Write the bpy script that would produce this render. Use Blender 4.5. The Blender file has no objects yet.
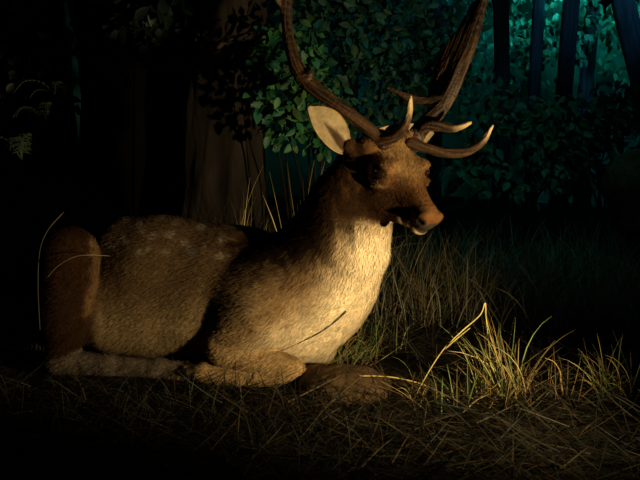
import bpy, math, random
import numpy as np
from mathutils import Vector

rng = np.random.default_rng(7)
random.seed(7)
SC = bpy.context.scene
COL = SC.collection

# ------------------------------------------------------------------ camera
F = 900.0
CAM = np.array([0.0, -3.0, 0.9])
PITCH = math.atan(125.0 / F)
FW = np.array([0, math.cos(PITCH), -math.sin(PITCH)])
UP = np.array([0, math.sin(PITCH), math.cos(PITCH)])
RT = np.array([1.0, 0, 0])


def P(px, py, Y):
    """world point seen at a spot of the photograph, at depth Y"""
    d = FW + RT * (px - 320) / F + UP * (240 - py) / F
    return CAM + d * ((Y - CAM[1]) / d[1])


cd = bpy.data.cameras.new('camera')
cam = bpy.data.objects.new('camera', cd)
COL.objects.link(cam)
cam.location = CAM
cam.rotation_euler = (math.pi / 2 - PITCH, 0, 0)
cd.sensor_width = 36
cd.lens = F / 640 * 36
cd.clip_end = 60
SC.camera = cam


# ------------------------------------------------------------------ object helpers
def tag(o, label=None, cat=None, group=None, kind=None):
    if label: o['label'] = label
    if cat: o['category'] = cat
    if group: o['group'] = group
    if kind: o['kind'] = kind
    return o


def thing(name, loc, label, cat, group=None):
    o = bpy.data.objects.new(name, None)
    COL.objects.link(o)
    o.location = loc
    o.empty_display_size = 0.1
    return tag(o, label, cat, group)


def link(name, me, mat, parent=None):
    o = bpy.data.objects.new(name, me)
    COL.objects.link(o)
    if mat: me.materials.append(mat)
    if parent is not None:
        o.parent = parent
        o.location = -Vector(parent.location)
    return o


def mesh_np(name, V, Fq, cols=None, smooth=True):
    """V (n,3); Fq = list of index arrays (m,3) or (m,4); cols (n,3) pigment"""
    me = bpy.data.meshes.new(name)
    V = np.asarray(V, np.float32)
    me.vertices.add(len(V))
    me.vertices.foreach_set('co', V.ravel())
    loops = np.concatenate([np.asarray(f, np.int32).ravel() for f in Fq if len(f)])
    sizes = np.concatenate([np.full(len(f), f.shape[1], np.int32) for f in map(np.asarray, Fq) if len(f)])
    starts = np.concatenate([[0], np.cumsum(sizes)[:-1]]).astype(np.int32)
    me.loops.add(len(loops))
    me.loops.foreach_set('vertex_index', loops)
    me.polygons.add(len(sizes))
    me.polygons.foreach_set('loop_start', starts)
    me.polygons.foreach_set('loop_total', sizes)
    me.polygons.foreach_set('use_smooth', np.full(len(sizes), smooth))
    if cols is not None:
        a = me.color_attributes.new('pigment', 'FLOAT_COLOR', 'POINT')
        c = np.ones((len(V), 4), np.float32)
        c[:, :3] = cols
        a.data.foreach_set('color', c.ravel())
    me.update(calc_edges=True)
    me.validate()
    return me


class MB:
    """collects strips, tubes and leaves for ONE mesh"""
    def __init__(s):
        s.V, s.Q, s.T, s.C, s.n = [], [], [], [], 0

    def add(s, V, Q=None, T=None, col=(0.5, 0.5, 0.5)):
        V = np.asarray(V, float)
        s.V.append(V)
        if Q is not None and len(Q): s.Q.append(np.asarray(Q) + s.n)
        if T is not None and len(T): s.T.append(np.asarray(T) + s.n)
        c = np.asarray(col, float)
        s.C.append(np.tile(c, (len(V), 1)) if c.ndim == 1 else c)
        s.n += len(V)

    def build(s, name, mat, parent=None, smooth=True):
        f = []
        if s.Q: f.append(np.concatenate(s.Q))
        if s.T: f.append(np.concatenate(s.T))
        me = mesh_np(name, np.concatenate(s.V), f, np.concatenate(s.C), smooth)
        return link(name, me, mat, parent)

    def tube(s, pts, rad, col=(.5, .5, .5), sides=6, step=None, rough=0.0):
        pts = np.asarray(pts, float)
        rad = np.broadcast_to(np.asarray(rad, float), (len(pts),)).copy()
        pts, rad = spline(pts, rad, step or max(3, 1 + len(pts) * 3))
        t = np.gradient(pts, axis=0)
        t /= np.linalg.norm(t, axis=1, keepdims=True) + 1e-9
        ref = np.array([0, 0, 1.0]) if abs(t[:, 2]).mean() < 0.8 else np.array([0, 1.0, 0.1])
        u = np.cross(t, ref); u /= np.linalg.norm(u, axis=1, keepdims=True) + 1e-9
        v = np.cross(t, u)
        a = np.linspace(0, 2 * np.pi, sides, endpoint=False)
        ring = np.cos(a)[None, :, None] * u[:, None] + np.sin(a)[None, :, None] * v[:, None]
        r = rad[:, None, None]
        if rough:
            r = r * (1 + rough * rng.uniform(-1, 1, (len(pts), sides, 1)))
        V = (pts[:, None] + ring * r).reshape(-1, 3)
        n = len(pts)
        i = np.arange(n - 1)[:, None] * sides
        j = np.arange(sides)[None]
        k = (j + 1) % sides
        Q = np.stack([i + j, i + k, i + sides + k, i + sides + j], -1).reshape(-1, 4)
        T = [[0, q + 1 if q + 1 < sides else 0, q] for q in range(1, sides - 1)]
        b = (n - 1) * sides
        V = np.concatenate([V, [pts[0], pts[-1]]])
        c0, c1 = len(V) - 2, len(V) - 1
        T = [[c0, (q + 1) % sides, q] for q in range(sides)] + [[c1, b + q, b + (q + 1) % sides] for q in range(sides)]
        s.add(V, Q, T, col)

    def blade(s, pts, w, col, side=None):
        """a grass blade: folded ribbon along pts, tapering from w to a point"""
        pts = np.asarray(pts, float)
        n = len(pts)
        t = np.gradient(pts, axis=0)
        t /= np.linalg.norm(t, axis=1, keepdims=True) + 1e-9
        if side is None:
            a = rng.uniform(0, 2 * np.pi)
            side = np.array([math.cos(a), math.sin(a), 0])
        u = side - (t @ side)[:, None] * t
        u /= np.linalg.norm(u, axis=1, keepdims=True) + 1e-9
        nn = np.cross(t, u)
        prof = w * (1 - np.linspace(0, 1, n) ** 2 * 0.9)[:, None]
        V = np.stack([pts - u * prof, pts + nn * prof * 0.55, pts + u * prof], 1).reshape(-1, 3)
        i = np.arange(n - 1)[:, None] * 3
        Q = np.concatenate([np.stack([i + 0, i + 1, i + 4, i + 3], -1), np.stack([i + 1, i + 2, i + 5, i + 4], -1)]).reshape(-1, 4)
        s.add(V, Q, None, col)

    def leaf(s, base, d, nrm, ln, w, col):
        """an oval leaf with a folded midrib and a drooping tip"""
        d = d / np.linalg.norm(d)
        sd = np.cross(d, nrm); sd /= np.linalg.norm(sd) + 1e-9
        nm = np.cross(sd, d)
        f = np.array([0, .12, .35, .65, .88, 1.0])
        ww = np.array([.04, .55, 1.0, .85, .4, .02]) * w * .5
        mid = base + d * (f * ln)[:, None] - nm * (f ** 2 * ln * .18)[:, None]
        L = mid + sd * ww[:, None] + nm * (ww * .35)[:, None]
        R = mid - sd * ww[:, None] + nm * (ww * .35)[:, None]
        V = np.stack([L, mid, R], 1).reshape(-1, 3)
        i = np.arange(5)[:, None] * 3
        Q = np.concatenate([np.stack([i, i + 1, i + 4, i + 3], -1), np.stack([i + 1, i + 2, i + 5, i + 4], -1)]).reshape(-1, 4)
        s.add(V, Q, None, col)


def spline(pts, rad, n):
    if len(pts) < 3:
        t = np.linspace(0, 1, n)
        return pts[0] + (pts[-1] - pts[0]) * t[:, None], rad[0] + (rad[-1] - rad[0]) * t
    p = np.concatenate([[2 * pts[0] - pts[1]], pts, [2 * pts[-1] - pts[-2]]])
    r = np.concatenate([[rad[0]], rad, [rad[-1]]])
    out, ro = [], []
    for t in np.linspace(0, len(pts) - 1 - 1e-6, n):
        i = int(t); u = t - i
        a, b, c, d = p[i:i + 4]
        out.append(.5 * (2 * b + (c - a) * u + (2 * a - 5 * b + 4 * c - d) * u * u + (3 * b - a - 3 * c + d) * u ** 3))
        ro.append(r[i + 1] * (1 - u) + r[i + 2] * u)
    return np.array(out), np.array(ro)


# ------------------------------------------------------------------ materials
def mat(name, col=None, rough=0.8, attr=False, noise=(8, 0.4), bump=0.0, bscale=30, stretch=None, spec=0.3, sheen=0.0, sub=0.0):
    m = bpy.data.materials.new(name)
    m.use_nodes = True
    nt = m.node_tree
    b = nt.nodes['Principled BSDF']
    b.inputs['Roughness'].default_value = rough
    b.inputs['Specular IOR Level'].default_value = spec
    tc = nt.nodes.new('ShaderNodeTexCoord')
    mp = nt.nodes.new('ShaderNodeMapping')
    nt.links.new(tc.outputs['Object'], mp.inputs['Vector'])
    if stretch:
        mp.inputs['Scale'].default_value = stretch[0]
        mp.inputs['Rotation'].default_value = stretch[1]
    nz = nt.nodes.new('ShaderNodeTexNoise')
    nz.inputs['Scale'].default_value = noise[0]
    nz.inputs['Detail'].default_value = 6
    nz.inputs['Roughness'].default_value = .65
    nt.links.new(mp.outputs[0], nz.inputs['Vector'])
    mr = nt.nodes.new('ShaderNodeMapRange')
    mr.inputs['From Min'].default_value = .3
    mr.inputs['From Max'].default_value = .7
    mr.inputs['To Min'].default_value = 1 - noise[1]
    mr.inputs['To Max'].default_value = 1 + noise[1]
    nt.links.new(nz.outputs[0], mr.inputs[0])
    mx = nt.nodes.new('ShaderNodeMix')
    mx.data_type = 'RGBA'; mx.blend_type = 'MULTIPLY'
    mx.inputs[0].default_value = 1
    if attr:
        at = nt.nodes.new('ShaderNodeAttribute')
        at.attribute_name = 'pigment'
        nt.links.new(at.outputs['Color'], mx.inputs[6])
    else:
        mx.inputs[6].default_value = (*col, 1)
    cr = nt.nodes.new('ShaderNodeCombineColor')
    for i in range(3):
        nt.links.new(mr.outputs[0], cr.inputs[i])
    nt.links.new(cr.outputs[0], mx.inputs[7])
    nt.links.new(mx.outputs[2], b.inputs['Base Color'])
    if sheen:
        b.inputs['Sheen Weight'].default_value = sheen
        b.inputs['Sheen Roughness'].default_value = .5
    if bump:
        n2 = nt.nodes.new('ShaderNodeTexNoise')
        n2.inputs['Scale'].default_value = bscale
        n2.inputs['Detail'].default_value = 5
        nt.links.new(mp.outputs[0], n2.inputs['Vector'])
        bp = nt.nodes.new('ShaderNodeBump')
        bp.inputs['Strength'].default_value = bump
        bp.inputs['Distance'].default_value = .02
        nt.links.new(n2.outputs[0], bp.inputs['Height'])
        nt.links.new(bp.outputs[0], b.inputs['Normal'])
    return m


M_FUR = mat('fur', attr=True, rough=.9, noise=(40, .30), bump=.4, bscale=60, stretch=((.6, 1, 1.3), (0, .6, 0)), spec=.02)
M_HAIR = mat('hair', attr=True, rough=.8, noise=(20, .1), spec=.02)
M_FUR2 = mat('doe_fur', col=(.09, .055, .035), rough=.9, noise=(20, .4), bump=.5, bscale=45, spec=.1)
M_ANTLER = mat('antler_bone', attr=True, rough=.55, noise=(30, .25), bump=.2, bscale=120, spec=.35)
M_EYE = mat('wet_eye', col=(.012, .007, .004), rough=.08, noise=(4, .1), spec=.6)
M_HOOF = mat('horn_hoof', col=(.03, .025, .02), rough=.45, noise=(20, .3), bump=.2)
M_EAR = mat('ear_fur', attr=True, rough=.9, noise=(30, .3), bump=.4, bscale=60, spec=.1)
M_NOSE = mat('nose_skin', col=(.03, .024, .02), rough=.35, noise=(60, .3), bump=.3, bscale=150, spec=.5)
M_GRASS = mat('dry_grass', attr=True, rough=.6, noise=(15, .3), spec=.3)
M_LEAF = mat('leaf', attr=True, rough=.55, noise=(25, .25), spec=.3)
M_BARK = mat('bark', attr=True, rough=.95, noise=(9, .5), bump=1.0, bscale=14, stretch=((1, 1, .2), (0, 0, 0)), spec=.02)
M_EARTH = mat('earth', col=(.024, .018, .012), rough=.95, noise=(7, .5), bump=.8, bscale=22, spec=.1)
M_MOUND = mat('dry_earth', col=(.085, .052, .027), rough=.95, noise=(14, .45), bump=.6, bscale=30, spec=.1)
M_BANK = mat('bank_soil', col=(.035, .03, .024), rough=.95, noise=(9, .5), bump=.8, bscale=16, spec=.1)
M_WALL = mat('wall_paint', col=(.03, .16, .14), rough=.9, noise=(1.6, .45), spec=.1)
M_DARKLEAF = mat('dead_leaf', col=(.012, .01, .008), rough=.8, noise=(20, .3), bump=.3)


# ------------------------------------------------------------------ implicit modelling
class Vol:
    def __init__(s, lo, hi, h):
        s.h = h
        s.lo = np.array(lo, float)
        n = np.ceil((np.array(hi) - s.lo) / h).astype(int) + 1
        s.n = n
        s.D = np.full(n, 1.0, np.float32)

    def _box(s, lo, hi):
        a = np.clip(np.floor((np.array(lo) - s.lo) / s.h).astype(int), 0, s.n - 1)
        b = np.clip(np.ceil((np.array(hi) - s.lo) / s.h).astype(int) + 1, 1, s.n)
        if (b <= a).any(): return None, None
        ax = [(s.lo[i] + s.h * np.arange(a[i], b[i])).astype(np.float32) for i in range(3)]
        g = np.stack(np.meshgrid(*ax, indexing='ij'), -1)
        return tuple(slice(a[i], b[i]) for i in range(3)), g

    def _merge(s, sl, d, k, cut=False):
        a = s.D[sl]
        if cut:
            d = -d
            hh = np.maximum(k - np.abs(a - d), 0) / k
            s.D[sl] = np.maximum(a, d) + hh * hh * k * .25
        else:
            hh = np.maximum(k - np.abs(a - d), 0) / k
            s.D[sl] = np.minimum(a, d) - hh * hh * k * .25

    def cone(s, a, b, ra, rb, k=.03, ys=1.0, cut=False):
        a, b = np.array(a, float), np.array(b, float)
        m = max(ra, rb) + k + .02
        sl, g = s._box(np.minimum(a, b) - m, np.maximum(a, b) + m)
        if sl is None: return
        sc = np.array([1, 1 / ys, 1], np.float32)
        g = g * sc; a = a * sc; b = b * sc
        ba = b - a
        t = np.clip(((g - a) @ ba.astype(np.float32)) / max(float(ba @ ba), 1e-9), 0, 1)
        d = np.linalg.norm(g - (a + t[..., None] * ba), axis=-1) - (ra + (rb - ra) * t)
        s._merge(sl, (d * min(1, ys ** .5)).astype(np.float32), k, cut)

    def chain(s, pts, rad, k=.03, ys=1.0):
        for i in range(len(pts) - 1):
            s.cone(pts[i], pts[i + 1], rad[i], rad[i + 1], k, ys)

    def ell(s, c, r, R=None, k=.03, cut=False):
        c = np.array(c, float); r = np.array(r, float)
        m = r.max() + k + .02
        sl, g = s._box(c - m, c + m)
        if sl is None: return
        q = g - c
        if R is not None: q = q @ np.asarray(R, np.float32)      # columns of R = local axes
        k0 = np.linalg.norm(q / r, axis=-1)
        k1 = np.linalg.norm(q / (r * r), axis=-1) + 1e-6
        s._merge(sl, (k0 * (k0 - 1) / k1).astype(np.float32), k, cut)

    def mesh(s):
        D, h = s.D, s.h
        ins = D < 0
        nx, ny, nz = D.shape
        cnt = np.zeros((nx - 1, ny - 1, nz - 1), np.int8)
        for i in (0, 1):
            for j in (0, 1):
                for k in (0, 1):
                    cnt += ins[i:nx - 1 + i, j:ny - 1 + j, k:nz - 1 + k]
        idx = np.argwhere((cnt > 0) & (cnt < 8))
        vid = np.full(cnt.shape, -1, np.int32)
        vid[tuple(idx.T)] = np.arange(len(idx))
        acc = np.zeros((len(idx), 3)); num = np.zeros(len(idx))
        cor = [(i, j, k) for i in (0, 1) for j in (0, 1) for k in (0, 1)]
        for a in cor:
            for ax in range(3):
                if a[ax]: continue
                b = list(a); b[ax] = 1
                da = D[tuple((idx + a).T)]; db = D[tuple((idx + b).T)]
                cr = (da < 0) != (db < 0)
                t = np.where(cr, da / np.where(cr, da - db, 1), 0)
                p = np.array(a, float)[None] + 0
                p = np.repeat(p, len(idx), 0)
                p[:, ax] += t
                acc[cr] += p[cr]; num[cr] += 1
        V = s.lo + h * (idx + acc / num[:, None])
        Q = []
        for ax in range(3):
            o1, o2 = [(1, 2), (2, 0), (0, 1)][ax]
            sl0 = [slice(None)] * 3; sl1 = [slice(None)] * 3
            sl0[ax] = slice(0, -1); sl1[ax] = slice(1, None)
            A, B = ins[tuple(sl0)], ins[tuple(sl1)]
            e = np.argwhere(A != B)
            ok = (e[:, o1] > 0) & (e[:, o2] > 0) & (e[:, o1] < cnt.shape[o1]) & (e[:, o2] < cnt.shape[o2])
            e = e[ok]
            fl = A[tuple(e.T)]
            def g(d1, d2):
                q = e.copy(); q[:, o1] -= d1; q[:, o2] -= d2
                return vid[tuple(q.T)]
            q = np.stack([g(1, 1), g(0, 1), g(0, 0), g(1, 0)], -1)
            q[~fl] = q[~fl][:, ::-1]
            Q.append(q)
        return V, np.concatenate(Q)


def relax(V, Q, n=2, lam=.5):
    e = np.concatenate([Q[:, [0, 1]], Q[:, [1, 2]], Q[:, [2, 3]], Q[:, [3, 0]]])
    deg = np.bincount(e.ravel(), minlength=len(V))[:, None]
    for i in range(n):
        S = np.zeros_like(V)
        for ax in range(3):
            S[:, ax] = np.bincount(e[:, 0], V[e[:, 1], ax], len(V)) + np.bincount(e[:, 1], V[e[:, 0], ax], len(V))
        V = V + (S / np.maximum(deg, 1) - V) * (lam if i % 2 == 0 else -lam * .9)
    return V


def seg_dist(V, pts):
    """distance to a polyline and the parameter along it"""
    best = np.full(len(V), 9.0); par = np.zeros(len(V))
    for i in range(len(pts) - 1):
        a, b = np.array(pts[i]), np.array(pts[i + 1])
        ba = b - a
        t = np.clip((V - a) @ ba / (ba @ ba), 0, 1)
        d = np.linalg.norm(V - (a + t[:, None] * ba), axis=1)
        m = d < best
        best[m] = d[m]; par[m] = i + t[m]
    return best, par


def ss(x, a, b):
    t = np.clip((x - a) / (b - a), 0, 1)
    return t * t * (3 - 2 * t)


def lerp(a, b, t):
    return a + (np.array(b) - a) * t[:, None]


def vnoise(V, sc, seed=0):
    """cheap smooth value noise"""
    q = V * sc + seed * 17.3
    i = np.floor(q).astype(np.int64); f = q - i
    f = f * f * (3 - 2 * f)
    def hsh(a):
        n = (a[:, 0] * 374761393 + a[:, 1] * 668265263 + a[:, 2] * 2147483647 + seed * 974711) & 0xffffffff
        n = ((n ^ (n >> 13)) * 1274126177) & 0xffffffff
        return ((n ^ (n >> 16)) & 0xffff) / 65535.0
    r = 0
    for dx in (0, 1):
        for dy in (0, 1):
            for dz in (0, 1):
                w = (f[:, 0] if dx else 1 - f[:, 0]) * (f[:, 1] if dy else 1 - f[:, 1]) * (f[:, 2] if dz else 1 - f[:, 2])
                r = r + w * hsh(i + np.array([dx, dy, dz]))
    return r


# ------------------------------------------------------------------ ground
def gz(x, y):
    x = np.asarray(x, float); y = np.asarray(y, float)
    w = .012 * np.sin(x * 3.1 + y * 2.3) + .01 * np.sin(x * 7.7 - y * 5.1 + 1) - .012
    deer = np.exp(-((x + .25) / .75) ** 4 - ((y - .2) / .4) ** 4)
    return w * (1 - deer)


gx, gy = np.meshgrid(np.linspace(-5, 5, 160), np.linspace(-2.6, 7.4, 160), indexing='ij')
V = np.stack([gx, gy, gz(gx, gy)], -1).reshape(-1, 3)
i = (np.arange(159)[:, None] * 160 + np.arange(159)[None]).reshape(-1)
me = mesh_np('ground', V, [np.stack([i, i + 160, i + 161, i + 1], -1)])
tag(link('ground', me, M_EARTH), 'dark bare earth floor of the forest under deer and straw', 'ground', kind='structure')

# curved rear wall behind the trees
mb = MB()
n = 40
a = np.linspace(math.radians(200), math.radians(-20), n)
X, Yv = 4.8 * np.cos(a), 2.2 + 5.0 * np.sin(a)
V = np.concatenate([np.stack([X, Yv, np.full(n, -.05)], -1), np.stack([X, Yv, np.full(n, 4.2)], -1),
                    np.stack([X * 1.03, 2.2 + (Yv - 2.2) * 1.03, np.full(n, -.05)], -1), np.stack([X * 1.03, 2.2 + (Yv - 2.2) * 1.03, np.full(n, 4.2)], -1)])
i = np.arange(n - 1)
mb.add(V, np.concatenate([np.stack([i, i + n, i + n + 1, i + 1], -1), np.stack([i + 2 * n, i + 2 * n + 1, i + 3 * n + 1, i + 3 * n], -1),
                          np.stack([i + n, i + 3 * n, i + 3 * n + 1, i + n + 1], -1)]))
tag(mb.build('wall_back', M_WALL), 'curved teal wall far behind the forest trees', 'wall', kind='structure')


# ------------------------------------------------------------------ the deer
TH, PI_ = math.radians(58), math.radians(46)
fh = np.array([math.cos(TH), -math.sin(TH), 0])
hf = fh * math.cos(PI_) + np.array([0, 0, -math.sin(PI_)])          # along the face to the nose
hn = fh * math.sin(PI_) + np.array([0, 0, math.cos(PI_)])           # outward from the forehead
hl = np.array([math.sin(TH), math.cos(TH), 0])                      # towards the deer's left
HR = np.stack([hl, hf, hn], 1)
er_ = (hf * .80 + hn * .60)                                          # long axis of the eye
eu_ = (hn * .80 - hf * .60)
ER = np.stack([hl, er_, eu_], 1)
HO = P(396, 139, -.06)


def H(l, f, n):
    return HO + hl * l + hf * f + hn * n


def build_deer_volume():
    v = Vol((-1.06, -.34, -.02), (.46, .66, .93), .0045)
    m = 1 / 285.
    Yr = .86
    # trunk from rump to brisket
    v.chain([P(112, 291, .39), P(165, 288, .31), P(232, 297, .23), P(285, 303, .16), P(316, 292, .10)],
            [.212, .245, .235, .210, .190], .06, Yr)
    v.ell(P(92, 268, .42), (.15, .13, .15), k=.06)
    v.cone(P(130, 250, .33), P(250, 262, .24), .12, .11, .06, Yr)            # spine line
    # neck
    v.chain([P(300, 285, .13), P(342, 246, .06), P(351, 208, .04), P(362, 172, .03)], [.19, .150, .128, .095], .06, .95)
    v.cone(P(292, 266, .14), P(338, 205, .06), .09, .08, .06)
    v.cone(P(312, 330, .10), P(348, 288, .06), .085, .09, .06)               # brisket
    # near shoulder and upper arm
    v.ell(P(262, 306, .04), (.15, .105, .17), np.array([[.8, 0, .6], [0, 1, 0], [-.6, 0, .8]]), .07)
    v.cone(P(258, 318, -.005), P(226, 344, .01), .10, .07, .06)
    # near foreleg folded under: forearm forward, cannon back
    v.cone(P(228, 350, .0), P(290, 370, -.045), .060, .046, .02)
    v.ell(P(292, 374, -.05), (.046, .04, .045), k=.02)
    v.chain([P(288, 379, -.06), P(240, 379, -.045), P(204, 373, -.02)], [.033, .024, .030], .012)
    v.cone(P(204, 372, -.02), P(190, 371, .0), .028, .022, .012)
    # far foreleg knee
    v.cone(P(296, 348, .16), P(326, 350, .13), .055, .036, .02)
    v.cone(P(322, 353, .14), P(285, 362, .2), .032, .026, .02)
    # near haunch, hock and metatarsus
    v.cone(P(70, 255, .17), P(66, 318, .12), .100, .088, .022)
    v.cone(P(66, 318, .13), P(62, 358, .12), .085, .052, .03)
    v.ell(P(108, 312, .20), (.10, .06, .11), k=.06)                          # stifle fold
    v.cone(P(118, 316, .225), P(196, 318, .165), .125, .135, .07)              # belly
    v.chain([P(60, 362, .12), P(110, 367, .085), P(160, 370, .055), P(186, 374, .035)], [.047, .040, .036, .041], .02)
    v.cone(P(186, 375, .035), P(206, 380, .03), .038, .028, .012)
    # head
    v.ell(H(0, .02, -.085), (.082, .105, .085), HR, .03)
    v.ell(H(0, .09, -.054), (.072, .10, .046), HR, .03)
    for s in (-1, 1):
        v.ell(H(.072 * s, .080, -.033), (.028, .044, .018), ER, .022)
        v.ell(H(.086 * s, .116, -.074), (.018, .034, .014), ER, .012)
        v.ell(H(.048 * s, .085, -.125), (.046, .085, .08), HR, .04)
        v.cone(H(.040 * s, .09, -.185), H(.026 * s, .225, -.110), .062, .032, .035)
    v.cone(H(0, .11, -.072), H(0, .255, -.044), .062, .034, .035)
    v.cone(H(0, .19, -.110), H(0, .280, -.098), .040, .026, .02)
    v.ell(H(0, .286, -.052), (.041, .036, .047), HR, .02)
    v.ell(H(0, .280, -.101), (.033, .032, .018), HR, .010)
    for s in (-1, 1):
        v.ell(H(.032 * s, .300, -.040), (.020, .020, .021), HR, .012)
        v.ell(H(.046 * s, .312, -.046), (.016, .020, .014), ER, .006, cut=True)   # nostril
        v.ell(H(.107 * s, .098, -.052), (.022, .031, .016), ER, .010, cut=True)   # eye socket
        v.cone(H(.054 * s, .240, -.082), H(.030 * s, .312, -.086), .003, .003, .006, cut=True)  # mouth line
        v.cone(H(.07 * s, -.02, -.04), H(.054 * s, -.005, .0), .030, .026, .02)        # pedicle
        v.cone(H(.085 * s, -.015, -.085), H(.115 * s, -.045, -.085), .034, .026, .02)  # ear root
    return v


dv = build_deer_volume()
V, Q = dv.mesh()
V = relax(V, Q, 2)
del dv
# coarse fur relief
tw = np.stack([V[:, 0] * .5 + V[:, 2] * .4, V[:, 1], V[:, 2] * 1.2 - V[:, 0] * .6], 1)
hd = (V - HO) @ HR                                            # head coordinates l, f, n
onhead = ss(hd[:, 2] - (-.252 + (hd[:, 1] - .09) * .48), -.018, .022) * ss(hd[:, 1], -.14, -.02) * ss(-np.linalg.norm(hd - np.array([0, .15, -.08]), axis=1), -.30, -.24)

# coat pigment, with some shade and highlights painted in
base = np.tile([.125, .078, .040], (len(V), 1)).astype(float)
n1 = vnoise(V, 14, 1); n2 = vnoise(tw, 45, 2); n3 = vnoise(V, 6, 3); n4 = vnoise(V * np.array([1.0, 1.0, .16]) + V[:, 2:3] * np.array([.12, 0, 0]), 60, 6); n5 = vnoise(V * np.array([1.0, 1.0, .25]), 130, 7)
xz = V.copy(); xz[:, 1] = 0
def S(px, py, Y=.1):
    p = P(px, py, Y); p[1] = 0; return p
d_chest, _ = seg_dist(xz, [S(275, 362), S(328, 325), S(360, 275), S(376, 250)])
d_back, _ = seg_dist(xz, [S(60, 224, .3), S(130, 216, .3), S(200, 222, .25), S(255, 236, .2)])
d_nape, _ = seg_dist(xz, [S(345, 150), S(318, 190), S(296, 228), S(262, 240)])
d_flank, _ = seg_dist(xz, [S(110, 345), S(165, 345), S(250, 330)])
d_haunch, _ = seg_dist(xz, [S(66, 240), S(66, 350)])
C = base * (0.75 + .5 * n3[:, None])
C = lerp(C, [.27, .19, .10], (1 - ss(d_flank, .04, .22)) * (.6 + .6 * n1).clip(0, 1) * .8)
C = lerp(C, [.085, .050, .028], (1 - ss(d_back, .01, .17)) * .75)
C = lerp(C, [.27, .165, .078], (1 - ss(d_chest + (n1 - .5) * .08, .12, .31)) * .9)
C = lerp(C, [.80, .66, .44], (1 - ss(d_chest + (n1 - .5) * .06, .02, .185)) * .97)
C = lerp(C, [.014, .007, .004], (1 - ss(d_nape + (n4 - .5) * .10 + (n5 - .5) * .05, .045, .175)))  # dark nape hair, deepened to include the head's shadow on the neck
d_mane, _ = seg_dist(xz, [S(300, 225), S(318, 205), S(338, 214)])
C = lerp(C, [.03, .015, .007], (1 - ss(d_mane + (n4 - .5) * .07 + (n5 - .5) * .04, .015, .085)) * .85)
C = lerp(C, [.028, .013, .006], (1 - ss(d_haunch, .09, .13)) * .98)  # red-brown haunch painted almost black to stand for its shade
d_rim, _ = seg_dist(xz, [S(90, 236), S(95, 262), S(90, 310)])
C = lerp(C, [.26, .15, .07], (1 - ss(d_rim + (n2 - .5) * .02, .002, .026)) * .5)  # painted highlight: light caught along the haunch's right edge
# white spots in rows along the back
sp = np.zeros(len(V))
for r in range(3):
    for q in range(13):
        if rng.random() < .12 + .03 * q: continue
        px = 106 + q * 10 + rng.uniform(-5, 5); py = 223 + r * 11 + rng.uniform(-5, 5) + (q > 8) * 6
        c = S(px, py, .22)
        dd = np.hypot((xz[:, 0] - c[0]) * rng.uniform(.6, .9), xz[:, 2] - c[2])
        sp = np.maximum(sp, (1 - ss(dd + (n2 - .5) * .012, .004, .016)) * rng.uniform(.2, .75))
sp *= (V[:, 1] < .42)
C = lerp(C, [.42, .37, .31], sp * .55)
# legs
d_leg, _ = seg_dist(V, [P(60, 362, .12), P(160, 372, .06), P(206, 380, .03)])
C = lerp(C, [.12, .092, .07], 1 - ss(d_leg, .045, .07))  # hind shank colour darkened for the weaker light reaching it
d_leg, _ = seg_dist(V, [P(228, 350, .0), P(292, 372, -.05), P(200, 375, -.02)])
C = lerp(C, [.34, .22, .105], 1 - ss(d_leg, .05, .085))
# head
Ch = np.tile([.15, .075, .030], (len(V), 1)) * (.8 + .4 * n1[:, None])
al = np.abs(hd[:, 0])
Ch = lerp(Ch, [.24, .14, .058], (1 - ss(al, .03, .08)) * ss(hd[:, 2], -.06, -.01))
Ch = lerp(Ch, [.014, .007, .0035], ss(-hd[:, 2] + (al - .06) * .6, .05, .085) * (1 - ss(hd[:, 1], .23, .28)) * .95)  # dark cheek hair, painted darker still as the unlit side
Ch = lerp(Ch, [.085, .033, .011], ss(hd[:, 1], .12, .20) * .85 * (1 - ss(-hd[:, 2], .06, .09) * (1 - ss(hd[:, 1], .25, .29))))
Ch = lerp(Ch, [.035, .016, .007], ss(al, .012, .038) * ss(hd[:, 1], .12, .19) * (1 - ss(hd[:, 1], .285, .305)) * .9)  # shade painted down the sides of the nose bridge
Ch = lerp(Ch, [.07, .034, .014], ss(n4, .5, .75) * (1 - ss(hd[:, 1], .10, .2)) * .6)
Ch = lerp(Ch, [.32, .235, .125], ss(-hd[:, 2], .088, .096) * ss(hd[:, 1], .225, .27))
de = np.linalg.norm(np.stack([al - .088, hd[:, 1] - .095, hd[:, 2] + .050], 1), axis=1)
Ch = lerp(Ch, [.36, .21, .09], (1 - ss(de, .040, .060)) * ss(-hd[:, 2], .056, .066) * (1 - ss(-hd[:, 2], .088, .10)))  # pale ring under the eye, also painted as the lit lid
Ch = lerp(Ch, [.045, .023, .011], 1 - ss(de, .026, .038))
dq = np.linalg.norm(np.stack([al - .046, hd[:, 1] - .312, hd[:, 2] + .046], 1), axis=1)
Ch = lerp(Ch, [.018, .011, .007], 1 - ss(dq, .020, .030))
dn = np.sqrt((al / .038) ** 2 + ((hd[:, 2] + .068) / .030) ** 2)
Ch = lerp(Ch, [.035, .027, .02], (1 - ss(dn, .85, 1.15)) * ss(hd[:, 1], .285, .298))
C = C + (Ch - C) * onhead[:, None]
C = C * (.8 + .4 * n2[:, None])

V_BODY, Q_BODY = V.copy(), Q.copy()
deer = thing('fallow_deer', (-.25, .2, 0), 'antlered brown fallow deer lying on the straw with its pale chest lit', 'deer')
body = link('body', mesh_np('body', V, [Q], C), M_FUR, deer)

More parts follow.
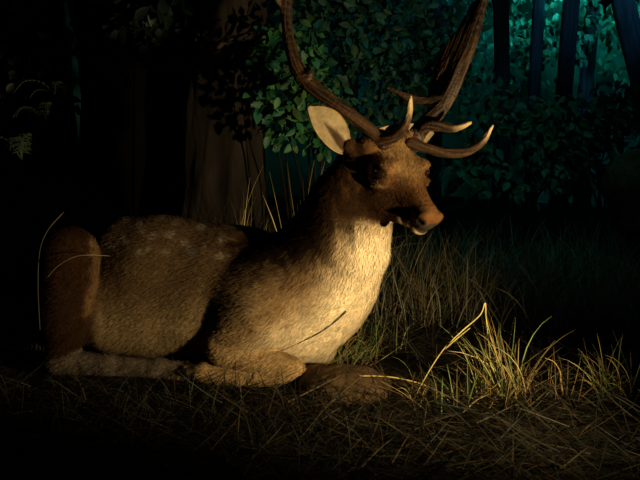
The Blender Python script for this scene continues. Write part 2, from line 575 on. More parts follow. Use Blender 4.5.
# short hair lying along the coat
e1 = V[Q[:, 1]] - V[Q[:, 0]]; e2 = V[Q[:, 3]] - V[Q[:, 0]]
fn = np.cross(e1, e2); fn /= np.linalg.norm(fn, axis=1, keepdims=True) + 1e-12
NH = 130000
pick = rng.integers(len(Q), size=NH)
pick = pick[fn[pick, 1] < .75]
wt = rng.dirichlet(np.ones(4), size=len(pick))
root = (V[Q[pick]] * wt[..., None]).sum(1); rc = C[Q[pick, 0]]; rn = fn[pick]
rh = onhead[Q[pick, 0]]
rl = (root - HO) @ HR
keep = (rh < .5) | ((rl[:, 1] < .26) & (np.linalg.norm(np.abs(rl) - np.array([.09, .095, .05]) * np.array([1, 1, 1]), axis=1) > .032) & ~((rl[:, 1] > .19) & (rl[:, 2] < -.07)))
root, rc, rn, rh = root[keep], rc[keep], rn[keep], rh[keep]
onneck = ss(root[:, 0], -.2, .05) * ss(root[:, 2], .25, .4)
fl = lerp(np.tile([-.86, 0, -.5], (len(root), 1)).astype(float), [-.25, 0, -.97], onneck)
fl = fl + (-hf - fl) * rh[:, None]
fl = fl + rng.normal(size=fl.shape) * .28
fl -= rn * (fl * rn).sum(1)[:, None]
fl /= np.linalg.norm(fl, axis=1, keepdims=True) + 1e-9
sdv = np.cross(rn, fl)
HL = (rng.uniform(.6, 1.2, len(root)) * (.020 + .006 * onneck) * (1 - .55 * rh))[:, None]
lift = rng.uniform(.12, .42, len(root))[:, None]
W = .0010 * rng.uniform(.7, 1.3, len(root))[:, None]
p0 = root - rn * .001
p1 = root + (fl + rn * lift) * HL * .55
p2 = root + (fl + rn * lift * .7) * HL
FV = np.stack([p0 - sdv * W, p0 + sdv * W, p1 + sdv * W * .8, p1 - sdv * W * .8, p2], 1).reshape(-1, 3)
k = np.arange(len(root))[:, None] * 5
FC = np.repeat(rc * rng.uniform(.65, 1.35, len(rc))[:, None], 5, 0)
fur = link('fur', mesh_np('fur', FV, [k + np.array([[0, 1, 2, 3]]), k + np.array([[3, 2, 4]])], FC), M_HAIR, deer)
fur['kind'] = 'stuff'

# eyes
for s in (1, -1):
    v = Vol(H(.085 * s, .095, -.05) - .045, H(.085 * s, .095, -.05) + .045, .003)
    v.ell(H(.0895 * s, .098, -.051), (.018, .028, .016), ER, .005)
    a, b = v.mesh()
    tag(link('eye', mesh_np('eye', a, [b]), M_EYE, deer), 'dark glossy eye')


# ears
def ear(base, tip, face, width, curl):
    ax = tip - base; L = np.linalg.norm(ax); ax /= L
    nrm = face - ax * (face @ ax); nrm /= np.linalg.norm(nrm)
    sd = np.cross(ax, nrm)
    nu, nv = 22, 17
    u = np.linspace(0, 1, nu)[:, None]; w = np.linspace(-1, 1, nv)[None]
    prof = (np.clip(np.sin(np.pi * (u * .9 + .08)), 0, 1) ** .55) * (1 - u ** 8 * .75)
    half = width * .5 * np.clip(prof, .02, 1)
    cup = curl * (1 - u * .55)
    ang = w * cup
    x = half * np.sin(ang) / np.sin(np.clip(cup, .2, 1.5))
    z = -half * (np.cos(ang) - np.cos(cup)) / np.sin(np.clip(cup, .2, 1.5)) * .9
    mid = base + ax * (u * L)[..., None] + nrm * (.02 * np.sin(u * np.pi))[..., None]
    front = mid + sd * x[..., None] + nrm * z[..., None]
    gn = np.gradient(front, axis=0); gm = np.gradient(front, axis=1)
    nn = np.cross(gn, gm); nn /= np.linalg.norm(nn, axis=-1, keepdims=True) + 1e-9
    if (nn[nu // 2, nv // 2] @ nrm) < 0: nn = -nn
    th = .006 * (1 - .6 * np.abs(w)) * np.ones_like(u)
    back = front - nn * th[..., None]
    V = np.concatenate([front.reshape(-1, 3), back.reshape(-1, 3)])
    N = nu * nv
    i = (np.arange(nu - 1)[:, None] * nv + np.arange(nv - 1)[None]).reshape(-1)
    Qf = np.stack([i, i + 1, i + nv + 1, i + nv], -1)
    Qb = np.stack([i + N, i + N + nv, i + N + nv + 1, i + N + 1], -1)
    rim = []
    for r in range(nu - 1):
        for c in (0, nv - 1):
            p, q = r * nv + c, (r + 1) * nv + c
            rim.append([p, q, q + N, p + N])
    for c in range(nv - 1):
        for r in (0, nu - 1):
            p, q = r * nv + c, r * nv + c + 1
            rim.append([p, q, q + N, p + N])
    inner = np.tile([.25, .19, .108], (N, 1))
    e = np.abs(np.broadcast_to(w, (nu, nv))).ravel()
    ws = np.broadcast_to(w, (nu, nv)).ravel()
    uu = np.broadcast_to(u, (nu, nv)).ravel()
    inner = lerp(inner, [.04, .022, .012], (1 - ss(np.abs(ws - .02) - .50 * (1 - uu / .70), -.12, .08)) * (1 - ss(uu, .56, .68)) * .97)
    inner = lerp(inner, [.35, .22, .1], ss(e, .85, 1.0))
    outer = np.tile([.12, .065, .03], (N, 1))
    return mesh_np('ear', V, [np.concatenate([Qf, Qb, np.array(rim)])], np.concatenate([inner, outer]))


EB = P(347, 148, -.06)
tag(link('ear', ear(EB, P(308, 107, -.13), np.array([.62, -.78, .05]), .112, .9), M_EAR, deer), 'ear with pale inner fur')
tag(link('ear', ear(H(-.10, -.03, -.08), P(434, 133, .16), np.array([.7, -.6, .2]), .11, 1.2), M_EAR, deer), 'far ear with only its pale tip showing')


# antlers
def antler(strokes, palms, lo, hi):
    v = Vol(lo, hi, .003)
    for pts, rad in strokes:
        p, r = spline(np.array([P(*q) for q in pts]), np.array(rad, float), len(pts) * 4)
        v.chain(p, r, .008)
    for c, r, R in palms:
        v.ell(c, r, R, .02)
    a, b = v.mesh()
    a = relax(a, b, 2)
    best = np.full(len(a), 9.0); q = np.zeros((len(a), 3))
    for n_, (pts, rad) in enumerate(strokes):
        p, r = spline(np.array([P(*w) for w in pts]), np.array(rad, float), len(pts) * 8)
        for i in range(len(p)):
            off = a - p[i]
            d = np.linalg.norm(off, axis=1)
            t = p[min(i + 1, len(p) - 1)] - p[max(i - 1, 0)]
            t = t / np.linalg.norm(t)
            k = d < best
            al_ = off[k] @ t
            best[k] = d[k]
            q[k] = (off[k] - al_[:, None] * t) * 150 + np.array([0, 0, 1.0]) * ((i * .12 + n_ * 7) + 0 * al_)[:, None]
    g = .65 * vnoise(q, 1.6, 5) + .35 * vnoise(q, 4, 9)
    nb = np.zeros_like(a)
    e1 = np.cross(a[b[:, 1]] - a[b[:, 0]], a[b[:, 3]] - a[b[:, 0]])
    for c_ in range(4):
        for ax in range(3):
            nb[:, ax] += np.bincount(b[:, c_], e1[:, ax], len(a))
    nb /= np.linalg.norm(nb, axis=1, keepdims=True) + 1e-12
    a = a + nb * ((g - .5) * .006)[:, None]
    g = ss(g, .25, .75)
    return a, b, g


def axes(d, flat):
    d = d / np.linalg.norm(d)
    f = flat - d * (flat @ d); f /= np.linalg.norm(f)
    return np.stack([np.cross(d, f), d, f], 1)        # width, length, thickness


near_strokes = [
    ([(384, 143, -.09), (366, 127, -.08), (345, 111, -.07), (322, 94, -.05), (303, 77, -.03), (293, 56, -.01), (287, 25, .02), (288, -5, .04), (292, -40, .06)],
     [.024, .020, .019, .022, .024, .019, .0155, .0155, .018]),
    ([(382, 140, -.10), (395, 136, -.13), (404, 126, -.16), (409, 112, -.18), (411, 96, -.19)], [.016, .016, .013, .009, .003]),
    ([(300, 78, -.03), (308, 75, -.05), (311, 73, -.055)], [.018, .011, .006]),
]
d = P(292, -60, .07) - P(287, 20, .02)
near_palms = [(P(284, -50, .06), (.07, .19, .014), axes(d, np.array([.8, -.6, 0])))]
pts = np.array([P(*q) for st in near_strokes for q in st[0]])
a, b, g = antler(near_strokes, near_palms, pts.min(0) - .12, pts.max(0) + np.array([.05, .12, .12]))
tips = np.minimum(np.linalg.norm(a - P(411, 96, -.19), axis=1), 9)
cc = np.tile([.050, .023, .009], (len(a), 1)) * (.04 + 1.35 * g[:, None])
cc = lerp(cc, [.42, .30, .16], 1 - ss(tips, .02, .08))
tag(link('antler', mesh_np('antler', a, [b], cc), M_ANTLER, deer), 'brown antler sweeping up over the near ear')

far_strokes = [
    ([(411, 146, -.03), (418, 133, -.02), (428, 121, .0), (438, 111, .02), (446, 97, .03), (457, 72, .05), (470, 42, .07), (483, 2, .09), (490, -25, .10)],
     [.027, .025, .024, .022, .017, .014, .013, .012, .009]),
    ([(410, 143, -.05), (426, 148, -.07), (448, 153, -.09), (468, 151, -.11), (483, 141, -.13), (493, 125, -.15)], [.017, .014, .0135, .012, .009, .003]),
    ([(421, 134, -.03), (425, 127, -.05), (438, 126, -.07), (455, 128, -.09), (471, 122, -.11)], [.014, .015, .014, .011, .004]),
    ([(440, 100, .03), (425, 101, .05), (408, 97, .07), (388, 88, .09)], [.017, .013, .010, .004]),
]
d = P(474, 15, .08) - P(445, 98, .03)
fl = np.array([.62, .78, .05])
far_palms = [(P(449, 74, .07), (.062, .150, .010), axes(d, fl)),
             (P(465, 40, .085), (.040, .150, .009), axes(d, fl))]
pts = np.array([P(*q) for st in far_strokes for q in st[0]])
a, b, g = antler(far_strokes, far_palms, pts.min(0) - .06, pts.max(0) + .06)
tips = np.minimum(np.linalg.norm(a - P(493, 125, -.15), axis=1), np.linalg.norm(a - P(471, 122, -.11), axis=1))
cc = np.tile([.052, .027, .013], (len(a), 1)) * (.06 + 1.3 * g[:, None])
cc = lerp(cc, [.42, .30, .16], 1 - ss(tips, .015, .075))
tag(link('antler', mesh_np('antler', a, [b], cc), M_ANTLER, deer), 'far antler with a flat palm and curved brow tine')

# hooves: two cloven toes each
def hoof(p, d, s):
    d = d / np.linalg.norm(d)
    sd = np.cross(d, [0, 0, 1.0]); sd /= np.linalg.norm(sd)
    v = Vol(p - .07, p + .07, .003)
    for q in (-1, 1):
        v.cone(p + sd * .013 * q - d * .01, p + sd * .010 * q + d * .035 - np.array([0, 0, .004]), .017 * s, .009 * s, .004)
    a, b = v.mesh()
    return mesh_np('hoof', a, [b])


tag(link('hoof', hoof(P(212, 381, .028), np.array([1, -.15, -.1]), 1.1), M_HOOF, deer), 'dark hoof of the near hind leg')
tag(link('hoof', hoof(P(186, 371, .005), np.array([-1, .3, .0]), 1.0), M_HOOF, deer), 'dark hoof of the folded foreleg')


# ------------------------------------------------------------------ second deer, cut by the right edge
def doe():
    Y = 1.95
    m = 1 / 182.
    v = Vol((1.42, 1.5, -.02), (3.05, 2.4, 1.45), .011)
    def q(px, py, dy=0): return P(px, py, Y + dy)
    v.chain([q(640, 185), q(700, 178), q(770, 180)], [.20, .22, .21], .08, .75)
    v.cone(q(629, 188, -.06), q(634, 225, -.08), .125, .085, .06)
    v.chain([q(634, 225, -.08), q(643, 255, -.08), q(646, 285, -.08)], [.075, .045, .03], .03)
    v.chain([q(655, 225, .12), q(662, 258, .12), q(658, 286, .12)], [.075, .042, .028], .03)
    v.chain([q(770, 210, -.08), q(768, 250, -.08), q(770, 286, -.08)], [.07, .035, .028], .03)
    v.chain([q(782, 210, .1), q(784, 250, .1), q(784, 286, .1)], [.07, .035, .028], .03)
    v.chain([q(780, 165), q(815, 120), q(825, 90)], [.13, .085, .07], .06)
    v.chain([q(822, 88), q(850, 104)], [.075, .04], .03)
    v.cone(q(817, 80, -.05), q(806, 62, -.12), .026, .012, .02)
    v.cone(q(817, 80, .05), q(812, 62, .12), .026, .012, .02)
    a, b = v.mesh()
    a = relax(a, b, 2)
    root = thing('standing_doe', (P(700, 285, Y)[0], Y, 0), 'dim brown hindquarters of a standing deer cut off by the right edge', 'deer')
    link('body', mesh_np('body', a, [b]), M_FUR2, root)
    mb = MB()
    mb.tube([q(616, 168, -.05), q(611, 172, -.07), q(610, 186, -.09)], [.022, .026, .01], sides=8)
    mb.build('tail', M_FUR2, root)
    return root


doe()


# ------------------------------------------------------------------ trees, shrubs, ferns
def trunk_mesh(pts, rad, col, sides=40, rows=70, ridge=.07):
    p, r = spline(np.array(pts, float), np.array(rad, float), rows)
    a = np.linspace(0, 2 * np.pi, sides, endpoint=False)
    t = np.gradient(p, axis=0); t /= np.linalg.norm(t, axis=1, keepdims=True)
    u = np.cross(t, [0, 1.0, 0]); u /= np.linalg.norm(u, axis=1, keepdims=True)
    w = np.cross(u, t)
    q = np.stack([np.cos(a)[None] * 3 + 0 * r[:, None], np.sin(a)[None] * 3 + 0 * r[:, None], p[:, 2:3] * 1.3 + 0 * a[None]], -1).reshape(-1, 3)
    nz = (vnoise(q, 2.4, 4) + .5 * vnoise(q * np.array([1, 1, .7]), 5.5, 8) - .75).reshape(rows, sides)
    rr = r[:, None] * (1 + ridge * 2 * nz)
    V = p[:, None] + (np.cos(a)[None, :, None] * u[:, None] + np.sin(a)[None, :, None] * w[:, None]) * rr[..., None]
    i = np.arange(rows - 1)[:, None] * sides; j = np.arange(sides)[None]; k = (j + 1) % sides
    Q = np.stack([i + j, i + k, i + sides + k, i + sides + j], -1).reshape(-1, 4)
    c = np.tile(col, (rows * sides, 1)) * (.65 + .8 * np.clip(nz.ravel() + .5, 0, 1)[:, None])
    return V.reshape(-1, 3), Q, c


def gpt(px, Y):
    p = P(px, 200, Y)
    return np.array([p[0], Y, float(gz(p[0], Y)) - .02])


def leaf_cloud(mb, centre, rad, n, ln, pal, hang=.3):
    c = np.array(centre)
    for _ in range(n):
        d = rng.normal(size=3); d /= np.linalg.norm(d)
        p = c + d * np.array(rad) * rng.uniform(.15, 1) ** .45
        if p[2] < .05: continue
        od = d * .5 + rng.normal(size=3) * .7 + np.array([0, -.25, -hang])
        nr = np.array([0, -.75, .6]) + rng.normal(size=3) * .45
        l = ln * rng.uniform(.65, 1.25)
        col = np.array(pal[rng.integers(len(pal))]) * rng.uniform(.7, 1.3)
        mb.leaf(p, od, nr, l, l * rng.uniform(.5, .68), col)


GREEN = [(.014, .085, .036), (.012, .075, .042), (.028, .12, .034), (.038, .085, .024)]
TEAL = [(.03, .13, .10), (.03, .11, .07), (.04, .15, .10), (.05, .12, .05)]
SHADE = [(.014, .07, .055), (.012, .055, .04), (.02, .085, .06), (.022, .06, .025)]
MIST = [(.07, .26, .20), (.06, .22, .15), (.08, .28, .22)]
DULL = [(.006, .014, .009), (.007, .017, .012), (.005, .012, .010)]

# broad old trunk behind the deer's back
bt = thing('old_or_added_tree', gpt(222, 1.75), 'broad ridged dark trunk rising behind the deer back', 'tree')
x0 = gpt(222, 1.75)
a, b, c = trunk_mesh([x0, P(222, 215, 1.75), P(224, 150, 1.75), P(226, 90, 1.75), P(226, 20, 1.75), P(224, -60, 1.75), P(222, -180, 1.75)],
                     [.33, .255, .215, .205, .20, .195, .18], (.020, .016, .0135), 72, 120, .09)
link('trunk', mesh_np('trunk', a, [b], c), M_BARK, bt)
mb = MB()
mb.tube([P(240, 55, 1.62), P(205, 62, 1.45), P(170, 72, 1.3), P(150, 76, 1.2)], [.04, .028, .02, .008], (.02, .016, .015), 9, 18, .12)
mb.tube([P(205, 62, 1.45), P(222, 44, 1.35), P(235, 22, 1.3), P(232, 4, 1.3)], [.018, .013, .010, .004], (.07, .055, .05), 7, 14, .12)
mb.tube([P(222, 44, 1.35), P(238, 36, 1.3), P(252, 32, 1.26)], [.010, .007, .003], (.09, .075, .065), 6, 8, .1)
mb.tube([P(185, 68, 1.36), P(192, 80, 1.3), P(203, 86, 1.26)], [.010, .007, .003], (.07, .055, .05), 6, 8, .1)
mb.build('branch', M_BARK, bt)

# trees further back; the two near-black trunks are added to keep the left dark
for px, Y, r, lab in ((134, 2.35, .31, 'added near-black broad trunk that darkens the view left of the old trunk'), (18, 2.7, .33, 'added near-black trunk that darkens the far left edge behind the soil bank')):
    b0 = gpt(px, Y)
    t = thing('old_or_added_tree', b0, lab, 'tree')
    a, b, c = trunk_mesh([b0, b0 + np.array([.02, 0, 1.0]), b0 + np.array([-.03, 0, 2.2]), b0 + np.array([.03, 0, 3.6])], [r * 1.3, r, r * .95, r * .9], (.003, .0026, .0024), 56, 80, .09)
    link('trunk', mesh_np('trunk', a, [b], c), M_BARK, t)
far_trees = [
    (500, 3.0, .048, 'slim dark trunk just right of the palmed antler'),
    (530, 4.6, .048, 'thin bluish trunk second to the right of the palmed antler'),
    (558, 4.2, .062, 'stout purplish trunk in the teal glow, upper middle of the right half'),
    (582, 5.2, .062, 'faint blue trunk left of the hanging dead leaf'),
    (630, 4.4, .09, 'thick dark trunk leaning at the upper right corner'),
    (432, 4.8, .06, 'dim trunk half hidden between the two antlers'),
    (352, 4.4, .06, 'dim trunk in the foliage above the near ear'),
]
for px, Y, r, lab in far_trees:
    rng = np.random.default_rng(px + 3)
    b0 = gpt(px, Y)
    t = thing('forest_tree', b0, lab, 'tree', 'slim trees behind the shrubs')
    lean = (-.5 if px == 630 else rng.uniform(-.1, .1))
    top = b0 + np.array([lean * 1.2, 0, 4.0])
    if px == 630: b0 = b0 + np.array([.35, 0, 0])
    mid = (b0 + top) / 2 + np.array([rng.uniform(-.05, .05), 0, 0])
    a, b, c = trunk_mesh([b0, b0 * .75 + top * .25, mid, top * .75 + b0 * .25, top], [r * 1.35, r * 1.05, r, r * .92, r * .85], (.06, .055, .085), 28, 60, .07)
    link('trunk', mesh_np('trunk', a, [b], c), M_BARK, t)
    mb = MB()
    for k in range(4):
        f = rng.uniform(.4, .62)
        s = b0 + (top - b0) * f
        e = s + np.array([rng.uniform(-.6, .6), rng.uniform(-.3, .3), rng.uniform(.25, .7)])
        mb.tube([s, (s + e) / 2 + rng.normal(size=3) * .05, e], [r * .22, r * .15, .006], (.05, .05, .07), 6, 8, .1)
    mb.build('branch', M_BARK, t)
    mb = MB()
    for k in range(9):
        zlo = 2.1 if Y < 4.3 else 1.35
        cpos = b0 + np.array([rng.uniform(-.75, .75), rng.uniform(.25, .7), rng.uniform(zlo, 3.1)])
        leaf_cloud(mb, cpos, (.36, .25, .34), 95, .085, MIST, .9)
    mb.build('foliage', M_LEAF, t)


def shrub(px, Y, clouds, n, ln, pal, lab, name='leafy_shrub', hang=.3):
    global rng
    rng = np.random.default_rng(px + 11)
    b0 = gpt(px, Y)
    t = thing(name, b0, lab, 'shrub', None)
    mb, st = MB(), MB()
    for cx, cy, dy, rx, rz in clouds:
        c = P(cx, cy, Y + dy)
        sc = (Y + dy + 3) / F
        leaf_cloud(mb, c, (rx * sc, .5 * (rx + rz) * .5 * sc + .05, rz * sc), max(8, int(n * rx * rz / 1500)), ln, pal, hang)
        m = (b0 + c) / 2 + np.array([rng.uniform(-.08, .08), .06, .05])
        st.tube([b0 + rng.normal(size=3) * np.array([.04, .04, 0]), m, c], [.009, .006, .003], (.012, .010, .009), 6, 12, .1)
    mb.build('foliage', M_LEAF, t)
    st.build('stem', M_BARK, t)
    return t


shrub(300, 1.15, [(262, 62, 0, 22, 22), (282, 92, 0, 34, 30), (300, 68, .05, 30, 24), (286, 125, 0, 26, 26), (320, 100, .1, 30, 34), (318, 140, .1, 18, 18), (296, 40, .15, 36, 22)],
      160, .054, GREEN, 'bright green oval leaved shrub between the broad trunk and the near ear')
shrub(370, 2.0, [(340, 40, 0, 60, 45), (390, 30, 0, 60, 45), (365, 90, 0, 60, 40), (420, 70, 0, 50, 45), (380, 130, 0, 50, 30), (440, 30, .1, 40, 40), (330, 10, .1, 50, 30)],
      110, .062, SHADE, 'dense teal leaved shrub filling the space between the antlers')
shrub(520, 2.6, [(485, 112, 0, 45, 36), (540, 125, 0, 50, 30), (510, 150, 0, 50, 36), (560, 115, .2, 40, 25), (470, 170, -.2, 30, 30), (530, 175, -.1, 40, 30)],
      110, .068, TEAL, 'dim drooping shrub right of the palmed antler above the grass', hang=.6)
shrub(600, 3.4, [(590, 115, 0, 40, 30), (622, 105, 0, 35, 30), (570, 140, 0, 40, 36), (625, 140, 0, 40, 36), (600, 165, 0, 45, 30), (560, 170, 0, 40, 30)],
      170, .07, TEAL, 'dark drooping shrub above the second deer at right', hang=.6)
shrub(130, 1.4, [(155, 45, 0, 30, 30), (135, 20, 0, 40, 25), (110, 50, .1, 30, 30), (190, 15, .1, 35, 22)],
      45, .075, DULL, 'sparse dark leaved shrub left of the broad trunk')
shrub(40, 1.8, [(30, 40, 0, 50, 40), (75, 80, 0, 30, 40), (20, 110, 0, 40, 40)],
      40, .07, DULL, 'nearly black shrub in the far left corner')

# bank of soil at the left with ferns
v = Vol((-2.3, 1.3, -.1), (-.75, 2.5, .95), .02)
v.ell((-1.75, 1.95, .15), (.62, .5, .5), k=.1)
v.ell((-1.35, 1.85, .1), (.42, .4, .38), k=.1)
v.ell((-1.85, 2.05, .45), (.35, .35, .35), k=.1)
a, b = v.mesh()
nz = vnoise(a, 7, 2) - .5
a = a + np.stack([nz * 0, -nz * .06, nz * .07], 1)
tag(link('soil_bank', mesh_np('soil_bank', a, [b]), M_BANK), 'dark soil bank behind the deer rump at left', 'bank', kind='thing')


def fern(px, py, Y, lab, n=5):
    global rng
    rng = np.random.default_rng(px + 5)
    b0 = P(px, py, Y)
    t = thing('fern', b0, lab, 'fern', 'ferns on the soil bank')
    for k in range(n):
        mb = MB()
        az = rng.uniform(-2.6, -.5) if k else -1.2
        d = np.array([math.cos(az), math.sin(az), 0])
        L = rng.uniform(.14, .24)
        pts = [b0, b0 + d * L * .35 + np.array([0, 0, L * .5]), b0 + d * L * .75 + np.array([0, 0, L * .55]), b0 + d * L + np.array([0, 0, L * .3])]
        p, r = spline(np.array(pts), np.array([.003, .0025, .002, .001]), 14)
        mb.tube(p, r, (.05, .08, .04), 5, 14)
        sd = np.cross(d, [0, 0, 1.0])
        for i in range(2, 14):
            w = .055 * (1 - i / 15)
            for s in (-1, 1):
                mb.leaf(p[i], sd * s + d * .35, np.array([0, -.4, 1.0]), w, w * .3, np.array((.10, .15, .09)) * rng.uniform(.7, 1.2))
        mb.build('frond', M_LEAF, t)


fern(62, 108, 1.62, 'uppermost small fern on the soil bank')
fern(45, 128, 1.55, 'fern on the soil bank below the uppermost one')
fern(22, 160, 1.45, 'lowest fern at the left end of the soil bank')

# dead leaf hanging from a twig at the top right
lf = thing('dead_leaf', P(608, -6, .9), 'black pointed dead leaf hanging at the top right edge', 'leaf')
mb = MB()
out = [(615, -8), (613, 1), (609, 5), (606, 8), (605, 14), (603, 13), (603, 6), (601, 4), (597, 3), (601, 0), (602, -6), (606, -12)]
o = np.array([P(x, y, .9) for x, y in out])
c0 = o.mean(0)
fr = np.concatenate([o + np.array([0, -.004, 0]), [c0 + np.array([0, -.014, 0])]])
bk = fr + np.array([0, .006, 0])
n = len(out)
T = [[n, i, (i + 1) % n] for i in range(n)] + [[2 * n + 1, n + 1 + (i + 1) % n, n + 1 + i] for i in range(n)]
Qr = [[i, (i + 1) % n, n + 1 + (i + 1) % n, n + 1 + i] for i in range(n)]
mb.add(np.concatenate([fr, bk]), Qr, T)
mb.build('blade', M_DARKLEAF, lf, False)
mb = MB()
mb.tube([P(606, -10, .9), P(600, -40, .9), P(606, -120, .9), P(640, -200, .9)], [.004, .005, .006, .008], sides=6)
mb.build('twig_or_shadow', M_DARKLEAF, lf)

# ------------------------------------------------------------------ mound and grass
v = Vol((-.12, -.34, -.06), (.36, .16, .14), .006)
v.ell((P(345, 390, -.11)[0], -.11, 0), (.16, .13, .070), k=.02)
v.ell((P(318, 380, -.03)[0], -.03, 0), (.10, .09, .05), k=.02)
a, b = v.mesh()
a = a + ((vnoise(a, 22, 3) - .5) * .012)[:, None]
tag(link('earth_mound', mesh_np('earth_mound', a, [b]), M_MOUND), 'low smooth brown earth mound in front of the deer chest', 'mound', kind='thing')

STRAW = [(.34, .25, .08), (.29, .20, .07), (.22, .15, .06), (.42, .33, .12)]
FRESH = [(.16, .22, .06), (.12, .19, .07), (.22, .26, .08)]
BROWN = [(.14, .09, .04), (.18, .11, .05), (.10, .065, .03)]
PALE = [(.30, .26, .18), (.34, .28, .17), (.24, .25, .18), (.22, .24, .14)]
DRY = [(.14, .115, .065), (.18, .13, .06), (.11, .105, .075), (.10, .11, .05)]
HAY = [(.028, .026, .018), (.045, .036, .018), (.025, .028, .022), (.075, .052, .022), (.025, .036, .022)]


def grass_blade(mb, b0, az, lean, L, w, bend, col, n=7):
    d = np.array([math.cos(az), math.sin(az), 0])
    f = np.linspace(0, 1, n)
    th = lean + bend * f ** 1.3
    seg = L / (n - 1)
    st = d[None] * np.sin(th)[:, None] + np.array([0, 0, 1.0])[None] * np.cos(th)[:, None]
    p = b0 + np.concatenate([[np.zeros(3)], np.cumsum(st[:-1] * seg, 0)])
    g = gz(p[:, 0], p[:, 1]) + .003
    p[:, 2] = np.maximum(p[:, 2], g)
    mb.blade(p, w, col)


def tuft(px, Y, n, hgt, spread, pal, lab, lean=.35, dirx=0.0, group=None, name='grass_tuft', w=.0021, base=None):
    global rng
    rng = np.random.default_rng(px + 29)
    b0 = gpt(px, Y) if base is None else np.array(base)
    b0[2] += .02
    t = bpy.data.objects.new
    mb = MB()
    for _ in range(n):
        q = b0 + np.clip(rng.normal(size=3), -1.6, 1.6) * np.array([spread, spread * .8, 0])
        az = rng.uniform(0, 2 * np.pi)
        if dirx and rng.random() < .65: az = (0 if dirx > 0 else math.pi) + rng.normal() * .6
        grass_blade(mb, q, az, abs(rng.normal()) * lean, hgt * rng.uniform(.4, 1.1), w * rng.uniform(.6, 1.2), rng.uniform(-.3, 1.8),
                    np.array(pal[rng.integers(len(pal))]) * rng.uniform(.7, 1.25))
    return tag(mb.build(name, M_GRASS), lab, 'grass', group, 'thing')


tuft(505, -.18, 100, .27, .045, STRAW * 2 + FRESH * 2, 'tall sunlit green and straw grass tuft right of the deer', .38, -.5)
tuft(540, -.22, 90, .18, .09, STRAW + BROWN, 'low golden straw clump at the right foot of the tall tuft', .9)
tuft(462, -.22, 90, .16, .09, STRAW + BROWN + FRESH, 'low golden straw clump at the left foot of the tall tuft', .9)
tuft(628, -.18, 70, .20, .05, STRAW + FRESH, 'golden grass tuft cut by the right edge', .5, -.6)
tuft(352, .22, 110, .17, .06, STRAW + FRESH * 2 + BROWN, 'yellow green grass tuft touching the front of the chest', .7, .6)
tuft(375, .35, 110, .20, .08, FRESH + BROWN + HAY, 'dim tangled grass tuft beyond the brisket', .7)
tuft(301, .86, 150, .66, .035, STRAW[:1] + STRAW[3:], 'pale straw tuft rising behind the deer neck', .35, 1)
tuft(242, 1.0, 46, .66, .035, STRAW, 'thin straw tuft at the right foot of the broad trunk', .25)
tuft(212, 1.2, 22, .72, .06, STRAW + FRESH, 'sparse tall grass stems in front of the broad trunk', .25)
tuft(425, .95, 130, .42, .10, BROWN + DRY, 'tall brown dry grass tuft below the deer muzzle', .28)
tuft(470, 1.1, 130, .40, .12, BROWN + DRY, 'tall dim dry grass tuft right of the muzzle', .3, .4)
tuft(525, 1.2, 130, .36, .13, PALE, 'dim grass tuft below the drooping shrub', .3, .4)
tuft(585, 1.3, 130, .33, .14, PALE, 'dim grass tuft left of the second deer', .35, .4)
tuft(635, 1.2, 110, .30, .12, PALE, 'dim grass tuft at the foot of the second deer', .35)
tuft(30, .35, 60, .34, .06, HAY + DULL, 'dark grass tuft left of the deer rump', .4, 1)

rng = np.random.default_rng(41)
# loose hay on the ground, countless
mb = MB()
for _ in range(3600):
    x, y = rng.uniform(-1.25, 1.25), rng.uniform(-.95, -.04) ** 1
    if y > -.12 and x < .05: continue
    if ((x - .08) / .19) ** 2 + ((y + .11) / .15) ** 2 < 1 and rng.random() < .93: continue
    L = rng.uniform(.05, .22)
    grass_blade(mb, np.array([x, y, gz(x, y) + rng.uniform(.0, .03)]), rng.uniform(0, 6.28), rng.uniform(.9, 1.65), L, rng.uniform(.0011, .0026), rng.uniform(-.3, .5),
                np.array(HAY[rng.integers(len(HAY))]) * rng.uniform(.5, 1.1), 5)
for _ in range(1500):
    x, y = rng.uniform(.15, 1.6), rng.uniform(-.1, 1.9)
    grass_blade(mb, np.array([x, y, gz(x, y) + rng.uniform(.0, .03)]), rng.uniform(0, 6.28), rng.uniform(.7, 1.6), rng.uniform(.06, .2), rng.uniform(.0011, .0026), rng.uniform(-.3, .5),
                np.array(HAY[rng.integers(len(HAY))]) * rng.uniform(.4, .9), 5)
tag(mb.build('hay', M_GRASS), 'loose dry hay scattered over the dark ground', 'hay', kind='stuff')

mb = MB()
for _ in range(2400):
    x, y = rng.uniform(.2, 2.2), rng.uniform(.75, 2.6)
    grass_blade(mb, np.array([x, y, gz(x, y)]), rng.uniform(0, 6.28), abs(rng.normal()) * .35, rng.uniform(.1, .36), rng.uniform(.0015, .003), rng.uniform(0, 1.2),
                np.array(PALE[rng.integers(4)]) * rng.uniform(.5, 1.0), 6)
tag(mb.build('grass', M_GRASS), 'dim standing grass spread behind the muzzle to the right', 'grass', kind='stuff')

mb = MB()
for _ in range(420):
    x, y = rng.uniform(-1.2, .2), rng.uniform(-.7, -.12)
    grass_blade(mb, np.array([x, y, gz(x, y)]), rng.uniform(0, 6.28), abs(rng.normal()) * .5, rng.uniform(.05, .16), rng.uniform(.0012, .0024), rng.uniform(0, 1.2),
                np.array((HAY + DULL)[rng.integers(8)]) * rng.uniform(.5, 1.1), 6)
tag(mb.build('grass', M_GRASS), 'short dark grass in front of the deer legs', 'grass', kind='stuff')


def stalk(pts, rad, col, lab, name='straw', extra=()):
    mb = MB()
    mb.tube([P(*q) for q in pts], rad, col, 6, len(pts) * 5)
    for e, r in extra:
        mb.tube([P(*q) for q in e], r, col, 5, len(e) * 4)
    return tag(mb.build(name, M_GRASS), lab, 'straw')


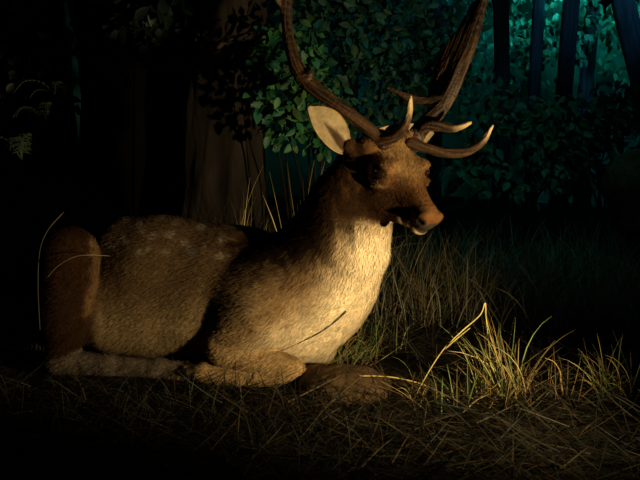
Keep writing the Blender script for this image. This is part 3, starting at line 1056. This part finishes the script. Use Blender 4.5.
stalk([(410, 407, -.19), (425, 378, -.19), (443, 350, -.18), (462, 331, -.17), (480, 315, -.17), (485, 303, -.17), (486, 318, -.17), (488, 334, -.18)],
      [.0018, .002, .0022, .0024, .0022, .002, .0018, .001], (.62, .50, .16), 'long bent yellow stalk leaning up left of the tall tuft',
      extra=[([(445, 349, -.18), (455, 340, -.19), (470, 328, -.19)], [.002, .0028, .001])])
stalk([(486, 318, -.17), (493, 345, -.18), (505, 378, -.19), (520, 404, -.2)], [.0014, .0018, .002, .002], (.42, .34, .11), 'straight yellow stalk falling right from the bent tip')
stalk([(325, 389, -.17), (348, 379, -.165), (361, 376, -.165), (390, 377, -.165), (415, 382, -.17), (433, 388, -.18)], [.001, .0018, .0022, .0024, .002, .001], (.60, .44, .12), 'flat golden straw lying over the earth mound')
stalk([(545, 358, -.2), (554, 362, -.2), (560, 372, -.2), (561, 384, -.2), (566, 412, -.2)], [.001, .0016, .002, .0035, .0028], (.44, .30, .10), 'single bent seed stalk right of the tall tuft')
stalk([(47, 278, .03), (58, 266, .02), (74, 257, .01), (90, 255, .01), (110, 256, .06)], [.0009, .0012, .0015, .0013, .0007], (.22, .16, .08), 'thin straw lying across the deer haunch')
stalk([(40, 330, .05), (38, 285, .06), (40, 250, .1), (48, 230, .14), (60, 216, .17), (64, 212, .17)], [.0012, .0013, .0012, .0012, .0022, .0008], (.10, .085, .05), 'tall thin stem curving beside the deer rump')
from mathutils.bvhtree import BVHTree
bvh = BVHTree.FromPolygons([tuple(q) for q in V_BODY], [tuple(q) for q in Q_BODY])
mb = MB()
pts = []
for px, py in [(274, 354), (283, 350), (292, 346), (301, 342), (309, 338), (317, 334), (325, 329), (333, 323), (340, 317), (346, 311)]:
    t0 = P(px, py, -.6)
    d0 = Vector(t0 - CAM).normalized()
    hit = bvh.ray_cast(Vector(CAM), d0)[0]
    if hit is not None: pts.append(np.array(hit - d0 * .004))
mb.tube(pts, np.linspace(.0012, .0042, len(pts)), (.06, .045, .03), 6, 30)  # dark tube stands in for a grass stalk's shadow on the chest
tag(mb.build('twig_or_shadow', M_GRASS), 'stalk shadow modelled as a thin dark strip across the pale chest', 'twig_or_shadow')

# ------------------------------------------------------------------ light
def lamp(kind, name, loc, aim, energy, col, size=.1, **kw):
    ld = bpy.data.lights.new(name, kind)
    ld.energy = energy; ld.color = col
    if kind == 'AREA': ld.size = size
    elif kind in ('SPOT', 'POINT'): ld.shadow_soft_size = size
    for k, v in kw.items(): setattr(ld, k, v)
    o = bpy.data.objects.new(name, ld)
    COL.objects.link(o)
    o.location = loc
    o.rotation_euler = (Vector(aim) - Vector(loc)).to_track_quat('-Z', 'Y').to_euler()
    return o


lamp('SPOT', 'warm_spotlight', (1.40, -1.54, .43), (.04, .1, .62), 285, (1.0, .76, .38), .03, spot_size=math.radians(64), spot_blend=1.0)
lamp('SPOT', 'teal_lamp', (2.5, 4.0, 2.6), (2.2, 6.2, 2.3), 700, (.05, 1.0, .85), .3, spot_size=math.radians(95), spot_blend=1.0)
lamp('SPOT', 'blue_trunk_fill', (2.1, 2.5, 3.2), (2.0, 4.9, 2.3), 160, (.10, .75, 1.0), .3, spot_size=math.radians(60), spot_blend=1.0)  # added fill that tints the trunk fronts blue, no visible source
lamp('AREA', 'cool_ceiling_lamp', (1.1, .9, 3.2), (.8, 2.1, .9), 1.3, (.16, .80, .66), .8, spread=math.radians(65))

w = bpy.data.worlds.new('night')
SC.world = w
w.use_nodes = True
w.node_tree.nodes['Background'].inputs[0].default_value = (.25, .5, .8, 1)
w.node_tree.nodes['Background'].inputs[1].default_value = .0075

SC.view_settings.view_transform = 'Standard'
SC.view_settings.look = 'None'
SC.view_settings.gamma = 1
SC.view_settings.use_curve_mapping = False
SC.view_settings.exposure = 0
SC.cycles.use_denoising = True
